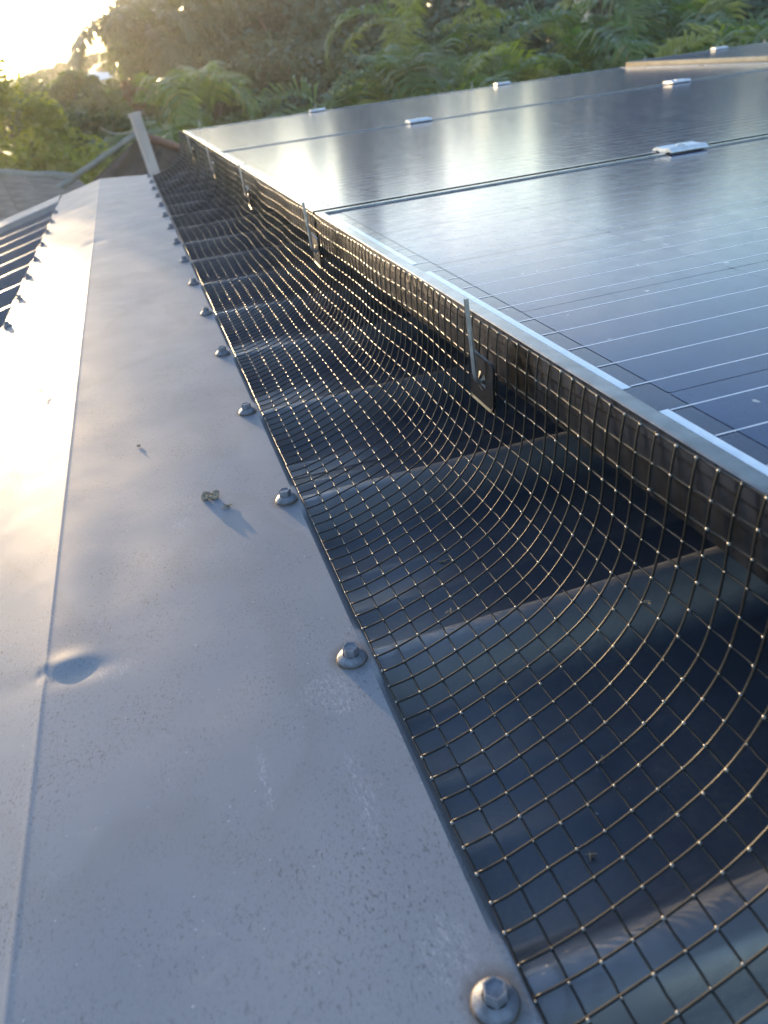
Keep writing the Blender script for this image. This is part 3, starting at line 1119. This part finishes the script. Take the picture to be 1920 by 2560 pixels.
M_BARK = simple("grey_bark", (0.13, 0.11, 0.09), 0.9, noise=(12, 0.4), bump=(25, 0.6, 0.02))
M_CANE = simple("palm_cane", (0.16, 0.17, 0.07), 0.6, noise=(8, 0.4))
L_DARK = leaf_material("dark_fig_leaves", (0.024, 0.046, 0.026), (0.064, 0.10, 0.05), 0.24)
L_MID = leaf_material("mid_green_leaves", (0.038, 0.066, 0.022), (0.10, 0.13, 0.045), 0.32)
L_GOLD = leaf_material("yellow_green_leaves", (0.14, 0.14, 0.025), (0.26, 0.24, 0.05), 0.48)
L_RED = leaf_material("red_leaves", (0.075, 0.032, 0.024), (0.11, 0.06, 0.035), 0.3)
L_PALM = leaf_material("palm_leaflets", (0.05, 0.10, 0.025), (0.16, 0.20, 0.045), 0.40, 0.36, warm=(0.20, 0.15, 0.035))
L_PALMY = leaf_material("golden_palm_leaflets", (0.20, 0.19, 0.03), (0.36, 0.31, 0.055), 0.45, 0.38)
L_COCO = leaf_material("coconut_leaflets", (0.035, 0.05, 0.025), (0.075, 0.085, 0.04), 0.3, 0.4)


def leaf_cloud(n, rx, ry, rz, size, seed, clumps=40, drop=0.0):
    """leaf-sized folded faces gathered in clumps through an uneven crown volume"""
    g = np.random.default_rng(seed)
    d = g.normal(size=(clumps, 3)); d /= np.linalg.norm(d, axis=1)[:, None]
    rad = 0.45 + 0.55 * g.random(clumps) ** 0.6
    cc = d * rad[:, None]
    cs = 0.16 + 0.20 * g.random(clumps)
    idx = g.integers(0, clumps, n)
    e = g.normal(size=(n, 3)); e /= np.linalg.norm(e, axis=1)[:, None]
    rr = g.random(n) ** 0.5
    p = cc[idx] + e * (cs[idx] * rr)[:, None] * np.array([1, 1, 0.75])
    p = p * np.array([rx, ry, rz])
    nrm = e * 0.7 + g.normal(size=(n, 3)) * 0.6 + np.array([0, 0, 0.5])
    nrm /= np.linalg.norm(nrm, axis=1)[:, None]
    t = g.normal(size=(n, 3)) + np.array([0, 0, -drop])
    t -= nrm * (t * nrm).sum(1)[:, None]
    t /= np.linalg.norm(t, axis=1)[:, None]
    s = np.cross(nrm, t)
    L = size * (0.65 + 0.7 * g.random(n))[:, None]
    W = L * 0.30
    V = np.empty((n, 4, 3))
    V[:, 0] = p - t * L * 0.5
    V[:, 1] = p + s * W + nrm * L * 0.07
    V[:, 2] = p + t * L * 0.5 - nrm * L * 0.08
    V[:, 3] = p - s * W + nrm * L * 0.07
    F = np.arange(n * 4).reshape(n, 4)
    return V.reshape(-1, 3), F, cc * np.array([rx, ry, rz])


def tree(name, label, cat, pos, rx, ry, rz, n, size, seed, mat, group=None, clumps=40, trunk_r=0.12, drop=0.0):
    """pos: crown centre; the trunk goes down to the ground"""
    g = np.random.default_rng(seed + 500)
    root = thing(name, label, cat, (pos[0], pos[1], 0), (0, 0, 0), group)
    V, F, cc = leaf_cloud(n, rx, ry, rz, size, seed, clumps, drop)
    V[:, 2] += pos[2]
    V[:, 2] = np.maximum(V[:, 2], 0.05)
    link("crown", np_mesh("crown", V, F, mat), root)
    b = MB()
    fork = max(0.6, pos[2] - rz * 0.55)
    bend = g.normal(0, 0.12, 2)
    b.tube([(0, 0, 0), (bend[0], bend[1], fork * 0.5), (0, 0, fork)], [trunk_r * 1.25, trunk_r, trunk_r * 0.8], 8)
    for k in range(min(9, len(cc))):
        q = cc[k] * 0.85 + np.array([0, 0, pos[2]])
        m_ = (np.array([0, 0, fork]) + q) / 2 + g.normal(0, 0.1 * rx, 3)
        b.tube([(0, 0, fork - 0.1), m_, q], [trunk_r * 0.6, trunk_r * 0.35, trunk_r * 0.12], 6)
    b.build("trunk", M_BARK, root, True)
    return root


def frond_mesh(name, length, droop, seed, mat, pairs=34, leaf=0.42, vee=0.6):
    """one arching pinnate frond starting at the origin, heading out along +x and up"""
    g = np.random.default_rng(seed)
    n = 40
    t = np.linspace(0, 1, n)
    ang = math.radians(72) - droop * t ** 1.35
    seg = length / (n - 1)
    P = np.zeros((n, 3))
    for i in range(1, n):
        P[i] = P[i - 1] + seg * np.array([math.cos(ang[i]), 0.06 * math.sin(i * .2 + seed), math.sin(ang[i])])
    V, F = [], []
    # rachis
    b = MB()
    b.tube(P[::3], np.linspace(0.014, 0.003, len(P[::3])) * length / 1.6, 5)
    V += [np.array(b.v)]
    faces = [f for f in b.f if len(f) == 4]
    off = len(b.v)
    for k in range(pairs):
        tt = 0.16 + 0.84 * (k + g.uniform(-.2, .2)) / pairs
        tt = min(max(tt, 0), 0.995)
        i = int(tt * (n - 1))
        p = P[i]
        tan = P[min(i + 1, n - 1)] - P[max(i - 1, 0)]
        tan /= np.linalg.norm(tan)
        up = np.array([-tan[2], 0, tan[0]])
        L = leaf * (0.35 + 0.65 * math.sin(math.pi * min(1, tt * 0.92 + 0.10)) ** 0.7)
        for sd in (-1, 1):
            side = np.array([0, sd, 0.0])
            d = side * 0.8 + tan * (0.55 + g.normal(0, .08)) + up * (vee * (1 - tt * .6) + g.normal(0, .10))
            d /= np.linalg.norm(d)
            l = L * g.uniform(0.85, 1.1)
            sag = np.array([0, 0, -1]) * l * g.uniform(0.30, 0.60)
            w = 0.017 * (length / 1.6) + 0.004
            wv = tan * w
            mid = p + d * l * 0.5 + sag * 0.2
            tip = p + d * l * 0.95 + sag
            V.append(np.array([p - wv * .4, p + wv * .4, mid + wv, mid - wv, tip]))
            faces.append((off, off + 1, off + 2, off + 3))
            faces.append((off + 3, off + 2, off + 4, off + 4))
            off += 5
    me = bpy.data.meshes.new(name)
    me.from_pydata([tuple(x) for x in np.concatenate(V)], [], [tuple(dict.fromkeys(f)) for f in faces])
    me.materials.append(mat)
    return me


FR = [frond_mesh("frond", 1.9, 2.5, 1, L_PALM, 36, 0.62), frond_mesh("frond", 2.1, 2.2, 2, L_PALM, 38, 0.62), frond_mesh("frond", 1.7, 3.0, 3, L_PALM, 34, 0.6),
      frond_mesh("frond", 1.30, 1.5, 4, L_PALM, 28)]
FRY = [frond_mesh("frond", 1.8, 2.4, 5, L_PALMY, 36, 0.58), frond_mesh("frond", 1.6, 1.6, 6, L_PALMY, 30, 0.46)]
FRC = [frond_mesh("frond", 2.5, 2.4, 7, L_COCO, 46, 0.62, 0.1), frond_mesh("frond", 2.3, 2.9, 8, L_COCO, 44, 0.6, 0.1)]


def palm(name, label, cat, pos, meshes, count, seed, scale=1.0, group=None, canes=3, el=(0.15, 1.0), trunk=0.035):
    g = np.random.default_rng(seed)
    root = thing(name, label, cat, (pos[0], pos[1], 0), (0, 0, 0), group)
    heads = []
    b = MB()
    for k in range(canes):
        dx, dy = (g.normal(0, 0.22, 2) if canes > 1 else (0, 0))
        h = pos[2] - (g.uniform(0, 0.9) if k else 0)
        b.tube([(dx * 0.4, dy * 0.4, 0), (dx * 0.7, dy * 0.7, h * 0.5), (dx, dy, h)], [trunk * 1.3, trunk, trunk * 0.8], 7)
        heads.append((dx, dy, h))
    b.build("trunk", M_CANE if canes > 1 else M_BARK, root, True)
    for k in range(count):
        hx, hy, hz = heads[k % len(heads)]
        o = link("frond", meshes[int(g.integers(0, len(meshes)))], root)
        o.location = (hx, hy, hz - 0.06 * (k // len(heads)) * g.uniform(0.3, 1))
        lean = g.uniform(*el)
        o.rotation_euler = (g.normal(0, 0.15), lean, k * 2.39996 + g.normal(0, 0.25))
        s = scale * g.uniform(0.8, 1.15)
        o.scale = (s, s, s)
    return root


# --- cane palms beyond the panels: photo pixel of the crown heart, distance, golden or green
PALMS = [
    (870, 215, 11.6, 0, "green cane palm with a drooping round frond, at the left end of the palm row"),
    (985, 150, 12.6, 0, "tall green cane palm rising behind the left end of the palm row"),
    (1085, 130, 13.4, 1, "bushy yellow green cane palm right of the tall one at the palm row's left end"),
    (1160, 225, 11.8, 0, "low cane palm with fronds arching over the far panel edge"),
    (1235, 160, 13.2, 1, "yellowing cane palm left of the brightest golden one"),
    (1375, 165, 12.4, 1, "brightest golden cane palm in the middle of the row"),
    (1480, 150, 13.6, 0, "green cane palm right behind the golden one"),
    (1560, 170, 12.6, 0, "cane palm with pale dry stalks above the pale strip's end"),
    (1680, 130, 13.0, 0, "dark green cane palm above the pale strip"),
    (1790, 110, 12.6, 0, "green cane palm before the right end of the palm row"),
    (1895, 90, 13.4, 0, "cane palm cut by the right border of the photo"),
    (1010, 10, 14.6, 1, "highest olive cane palm in the back of the row, at left"),
    (1450, 20, 15.5, 0, "high cane palm in the back of the row, behind the golden one"),
    (1640, 10, 15.5, 0, "high cane palm in the back of the row, above the pale strip"),
    (1800, -20, 15.5, 0, "highest cane palm in the back of the row, at right"),
]
for i, (px, py, d, gold, lab) in enumerate(PALMS):
    palm("cane_palm", lab, "palm", at(px, py + 40, d), (FRY + FR[:1] if gold else FR + FRY[:1]), 16, 100 + i, 1.0, "cane palms beyond the panels", canes=3)

palm("coconut_palm", "tall coconut palm with feathery fronds against the bright sky", "palm", at(372, 60, 15.5), FRC, 17, 300, 0.74, None, canes=1, el=(0.0, 1.15), trunk=0.11)
palm("banana_palm", "broad leaved green palm below the dark trees beside the grey post", "palm", at(470, 285, 11.0), FR, 14, 301, 0.75, None, canes=3)
palm("small_palm", "small palm with a yellow tip just right of the grey post", "palm", at(420, 330, 9.5), FR + FRY, 10, 302, 0.5, None, canes=2)

DARK = "dark trees behind the palms"
for i, (px, d, top, rx, rz, n, lab) in enumerate([
    (575, 18.5, 5.05, 2.2, 2.0, 26000, "great dark tree in the middle of the treeline"),
    (745, 19.5, 5.0, 1.3, 2.2, 19000, "dark tree just left of the palm row"),
    (420, 19.0, 5.0, 1.25, 1.7, 15000, "dark tree with a green lit crown right of the coconut palm"),
    (345, 20.0, 5.3, 0.9, 1.8, 12000, "hazy dark tree behind the coconut palm"),
    (935, 22.0, 6.9, 1.5, 3.2, 19000, "dark tree showing above the palm row's left end"),
    (1170, 23.0, 5.25, 2.3, 2.2, 7000, "dark tree showing above the yellowing palms"),
    (905, 20.0, 4.3, 1.3, 2.0, 15000, "dark tree filling the gap between the tall one and the palm row's left end"),
    (1235, 19.5, 3.8, 1.6, 1.9, 18000, "low dark tree in the gap behind the yellowing palms"),
    (1500, 24.0, 6.3, 1.7, 3.0, 14000, "dark tree behind the golden palm"),
    (1660, 24.0, 6.7, 2.2, 3.2, 14000, "dark tree behind the palms above the pale strip"),
    (1890, 24.0, 6.0, 2.5, 3.0, 13000, "dark tree at the right end behind the palms"),
]):
    q = at(px, 0, d)
    tree("broad_tree", lab, "tree", (q[0], q[1], top - rz), rx, rx * 0.9, rz, n, 0.18, 40 + i, L_DARK, DARK, 90, 0.2)
# lower storey in front of them
LOW = "bushes under the dark trees"
for i, (px, py, d, rx, rz, n, mat, lab) in enumerate([
    (640, 290, 15.5, 1.5, 1.1, 9000, L_DARK, "dark bush filling the gap under the great tree"),
    (530, 330, 14.5, 1.2, 0.9, 8000, L_MID, "green bush above the far corner of the panels"),
    (770, 300, 15.0, 1.1, 1.0, 7000, L_DARK, "dark bush left of the round palm frond"),
    (400, 230, 15.5, 1.0, 1.1, 8000, L_MID, "light green bush right of the grey post's top"),
    (1000, 260, 14.2, 1.5, 1.0, 7000, L_DARK, "dark undergrowth bush beneath the left palms"),
    (1300, 250, 14.8, 1.6, 1.0, 7000, L_DARK, "dark undergrowth bush beneath the golden palm"),
    (1600, 230, 15.0, 1.6, 1.0, 7000, L_DARK, "dark undergrowth bush beneath the palms above the pale strip"),
    (1880, 200, 15.0, 1.6, 1.1, 7000, L_DARK, "dark undergrowth bush beneath the right end palms"),
]):
    tree("bush", lab, "bush", at(px, py, d), rx, rx * 0.8, rz, n, 0.13, 70 + i, mat, LOW, 34, 0.06)
tree("golden_tree", "sunlit yellow green tree at the left above the tiled roof", "tree", at(0, 480, 9.0), 0.92, 0.9, 1.34, 30000, 0.075, 90, L_GOLD, None, 60, 0.1)
LEFT = "loose green trees left of the post"
for i, (px, py, d, rx, rz, n, lab) in enumerate([
    (205, 345, 13.0, 0.75, 0.75, 10000, "loose green tree left of the grey post"),
    (0, 385, 14.0, 1.15, 1.0, 12000, "green tree at the left border behind the sunlit yellow tree"),
    (140, 350, 15.5, 0.8, 0.75, 8000, "green tree just right of the sunlit yellow tree, farther back"),
    (330, 300, 15.0, 0.45, 0.6, 5000, "green tree before the white house"),
    (250, 400, 10.5, 0.65, 0.6, 7000, "low green bush above the neighbour's hip"),
    (130, 240, 30.0, 1.8, 0.75, 7000, "distant tree on the skyline left of the white house"),
    (20, 250, 38.0, 2.2, 0.85, 9000, "distant dark tree on the skyline at far left"),
    (180, 205, 34.0, 0.9, 0.6, 4000, "distant ragged tree on the skyline in the bright sky"),
    (250, 185, 32.0, 1.3, 0.6, 5000, "distant tree right above the white house"),
]):
    tree("garden_tree", lab, "tree", at(px, py, d), rx, rx * 0.9, rz, n, 0.10 if d < 20 else 0.2, 110 + i, L_MID, LEFT, 40, 0.08)
tree("red_shrub", "dull red leaved shrub above the grey post", "shrub", at(340, 235, 13.5), 0.20, 0.2, 0.26, 1100, 0.09, 140, L_RED, None, 16, 0.03)

# ------------------------------------------------------------------ neighbouring buildings
M_WHITE = simple("white_render", (0.72, 0.72, 0.70), 0.8, noise=(3, 0.08))
M_GLASSD = simple("dark_window", (0.03, 0.04, 0.05), 0.1)
M_PALE = simple("pale_roof_metal", (0.55, 0.56, 0.58), 0.5, noise=(4, 0.1))


def white_house(px, py, d, w, h, label, turn):
    p = at(px, py, d)
    root = thing("white_house", label, "house", (p[0], p[1], 0), (0, 0, turn), "white houses among the trees")
    top = p[2]
    b = MB(); b.box(-w / 2, w / 2, 0, w * 0.8, 0, top)
    b.build("wall", M_WHITE, root)
    r = MB()
    V = [(-w / 2 - .2, -.2, top + .004), (w / 2 + .2, -.2, top + .004), (w / 2 + .2, w * .8 + .2, top + .004), (-w / 2 - .2, w * .8 + .2, top + .004), (-w * .2, w * .4, top + h), (w * .2, w * .4, top + h)]
    r.add(V, [(0, 1, 5, 4), (1, 2, 5), (2, 3, 4, 5), (3, 0, 4), (3, 2, 1, 0)])
    r.build("roof", M_PALE, root)
    for x in (-0.28, 0.05, 0.3):
        q = MB(); q.box(w * x - .35, w * x + .35, -.03, .02, top - 1.3, top - 0.4)
        o = q.build("window", M_WHITE, root)
        g = MB(); g.box(w * x - .3, w * x + .3, -.04, -.031, top - 1.25, top - 0.45)
        g.build("pane", M_GLASSD, o)


white_house(235, 205, 22, 1.3, 0.2, "white house half hidden by leaves left of the coconut palm", 0.3)
white_house(95, 236, 26, 0.9, 0.2, "white house patch beside the sunlit yellow tree", -0.2)
white_house(290, 316, 13.6, 0.55, 0.1, "white garden building behind leaves left of the grey post", 0.25)


# neighbour's hipped roof just past the gable
def neighbour():
    d = 7.0
    A = at(-260, 432, d + 0.6); Bp = at(195, 452, d + .1); T = at(347, 345, d - 0.3); E = at(520, 400, d + .4)
    low = at(100, 640, d - 2.2); low2 = at(330, 560, d - 2.0); lowL = at(-320, 640, d - 2.2)
    root = thing("tiled_house", "neighbouring house with a dark hipped roof behind the end of the ridge cap", "house", (Bp[0], Bp[1], 0))
    o0 = np.array([Bp[0], Bp[1], 0])
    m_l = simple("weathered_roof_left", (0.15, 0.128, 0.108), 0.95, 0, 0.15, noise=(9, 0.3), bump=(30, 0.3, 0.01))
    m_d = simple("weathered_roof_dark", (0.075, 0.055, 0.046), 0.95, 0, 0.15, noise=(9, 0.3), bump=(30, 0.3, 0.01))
    m_c = simple("hip_capping_paint", (0.17, 0.168, 0.15), 0.85, noise=(12, 0.25))
    m_r = simple("red_ridge_tile", (0.20, 0.10, 0.075), 0.8, noise=(12, 0.3))
    P = lambda q: np.asarray(q) - o0
    # sloping left face with laps: strips stepped like roofing sheets
    def face(name, a, b_, c, e, mat, n):
        a, b_, c, e = map(P, (a, b_, c, e))
        up = np.cross(b_ - a, e - a); up /= np.linalg.norm(up)
        if up[2] < 0: up = -up
        for k in range(n):
            t0, t1 = k / n, (k + 1) / n - 0.004
            q = MB()
            p0, p1 = a + (b_ - a) * t0, a + (b_ - a) * t1
            r0, r1 = e + (c - e) * t0, e + (c - e) * t1
            h = up * 0.022
            q.add([p0, p1, r1, r0, p0 + h * .4, p1 + h, r1 + h, r0 + h * .4], [(4, 5, 6, 7), (0, 1, 5, 4), (1, 2, 6, 5), (2, 3, 7, 6), (3, 0, 4, 7), (3, 2, 1, 0)])
            q.build(name, mat, root)
    face("roof_panel", A, Bp, low2, lowL, m_l, 7)
    face("roof_panel", T, E, at(600, 560, d - 1.2), at(150, 530, d - 1.0), m_d, 6)
    q = MB()
    pts = [P(at(120, 500, d - .5)) + (0, 0, .02), P(T) + (0, 0, .03)]
    q.tube(np.linspace(pts[0], pts[1], 9) + np.array([(0, 0, 0.006 * (i % 2)) for i in range(9)]), 0.021, 6)
    q.build("hip_capping", m_c, root, True)
    q = MB()
    n_ = 12
    q.tube(np.linspace(P(T) + (0, 0, .02), P(E) + (0, 0, .02), n_) + np.array([(0, 0, 0.010 * (i % 2)) for i in range(n_)]), 0.035, 6)
    q.build("ridge_tiles", m_r, root, True)
    q = MB()
    q.tube(np.linspace(P(A) + (0, 0, .01), P(Bp) + (0, 0, .01), 9) + np.array([(0, 0, 0.012 * (i % 2)) for i in range(9)]), 0.045, 6)
    q.build("ridge_capping", m_c, root, True)
    w = MB()
    zt = min(A[2], Bp[2]) - 0.35
    w.box(-3, 1.2, 0.1, 2.2, 0, zt)
    w.build("wall", M_WALL, root)


neighbour()

# square grey post and the service cable tied to it
pt, pb = at(338, 291, 5.2), at(376, 425, 5.2)
post = thing("grey_post", "plain grey post standing behind the end of the ridge cap", "post", (pt[0], pt[1], 0))
b = MB()
hw_ = 0.026
b.box(-hw_, hw_, -hw_, hw_, 0, pt[2])
M_POST = simple("grey_painted_post", (0.30, 0.27, 0.265), 0.7, noise=(10, 0.15))
b.build("shaft", M_POST, post)
post.rotation_euler = (0, 0, 0.35)
b = MB()
b.box(-hw_ - .004, hw_ + .004, -hw_ - .004, hw_ + .004, pt[2] + .001, pt[2] + 0.02)
b.build("post_cap", M_POST, post)
cb = MB()
a_, m_, e_ = at(250, 318, 9.0), np.array([pt[0], pt[1], pt[2] - 0.06]), at(402, 322, 7.5)
for p0, p1 in ((a_, m_), (m_, e_)):
    t = np.linspace(0, 1, 14)[:, None]
    q = p0 + (p1 - p0) * t
    q[:, 2] -= 0.012 * (4 * t * (1 - t))[:, 0] * np.linalg.norm(p1 - p0)
    cb.tube(q, 0.004, 5)
o = cb.build("service_cable", simple("pale_cable", (0.20, 0.20, 0.18), 0.8))
tag(o, "thin pale cable tied to the grey post's top", "cable")


# ------------------------------------------------------------------ warm evening air
hz = MB()
hz.box(-130, 170, -12, 260, -1.0, 12.0)
hm = bpy.data.materials.new("evening_haze")
hm.use_nodes = True
hnt = hm.node_tree
hnt.nodes.remove(hnt.nodes['Principled BSDF'])
pv = hnt.nodes.new('ShaderNodeVolumePrincipled')
pv.inputs['Color'].default_value = (0.96, 0.98, 0.95, 1)
pv.inputs['Density'].default_value = 0.0030
pv.inputs['Anisotropy'].default_value = 0.7
hnt.links.new(pv.outputs[0], hnt.nodes['Material Output'].inputs['Volume'])
o = hz.build("haze", hm)
tag(o, kind='stuff')
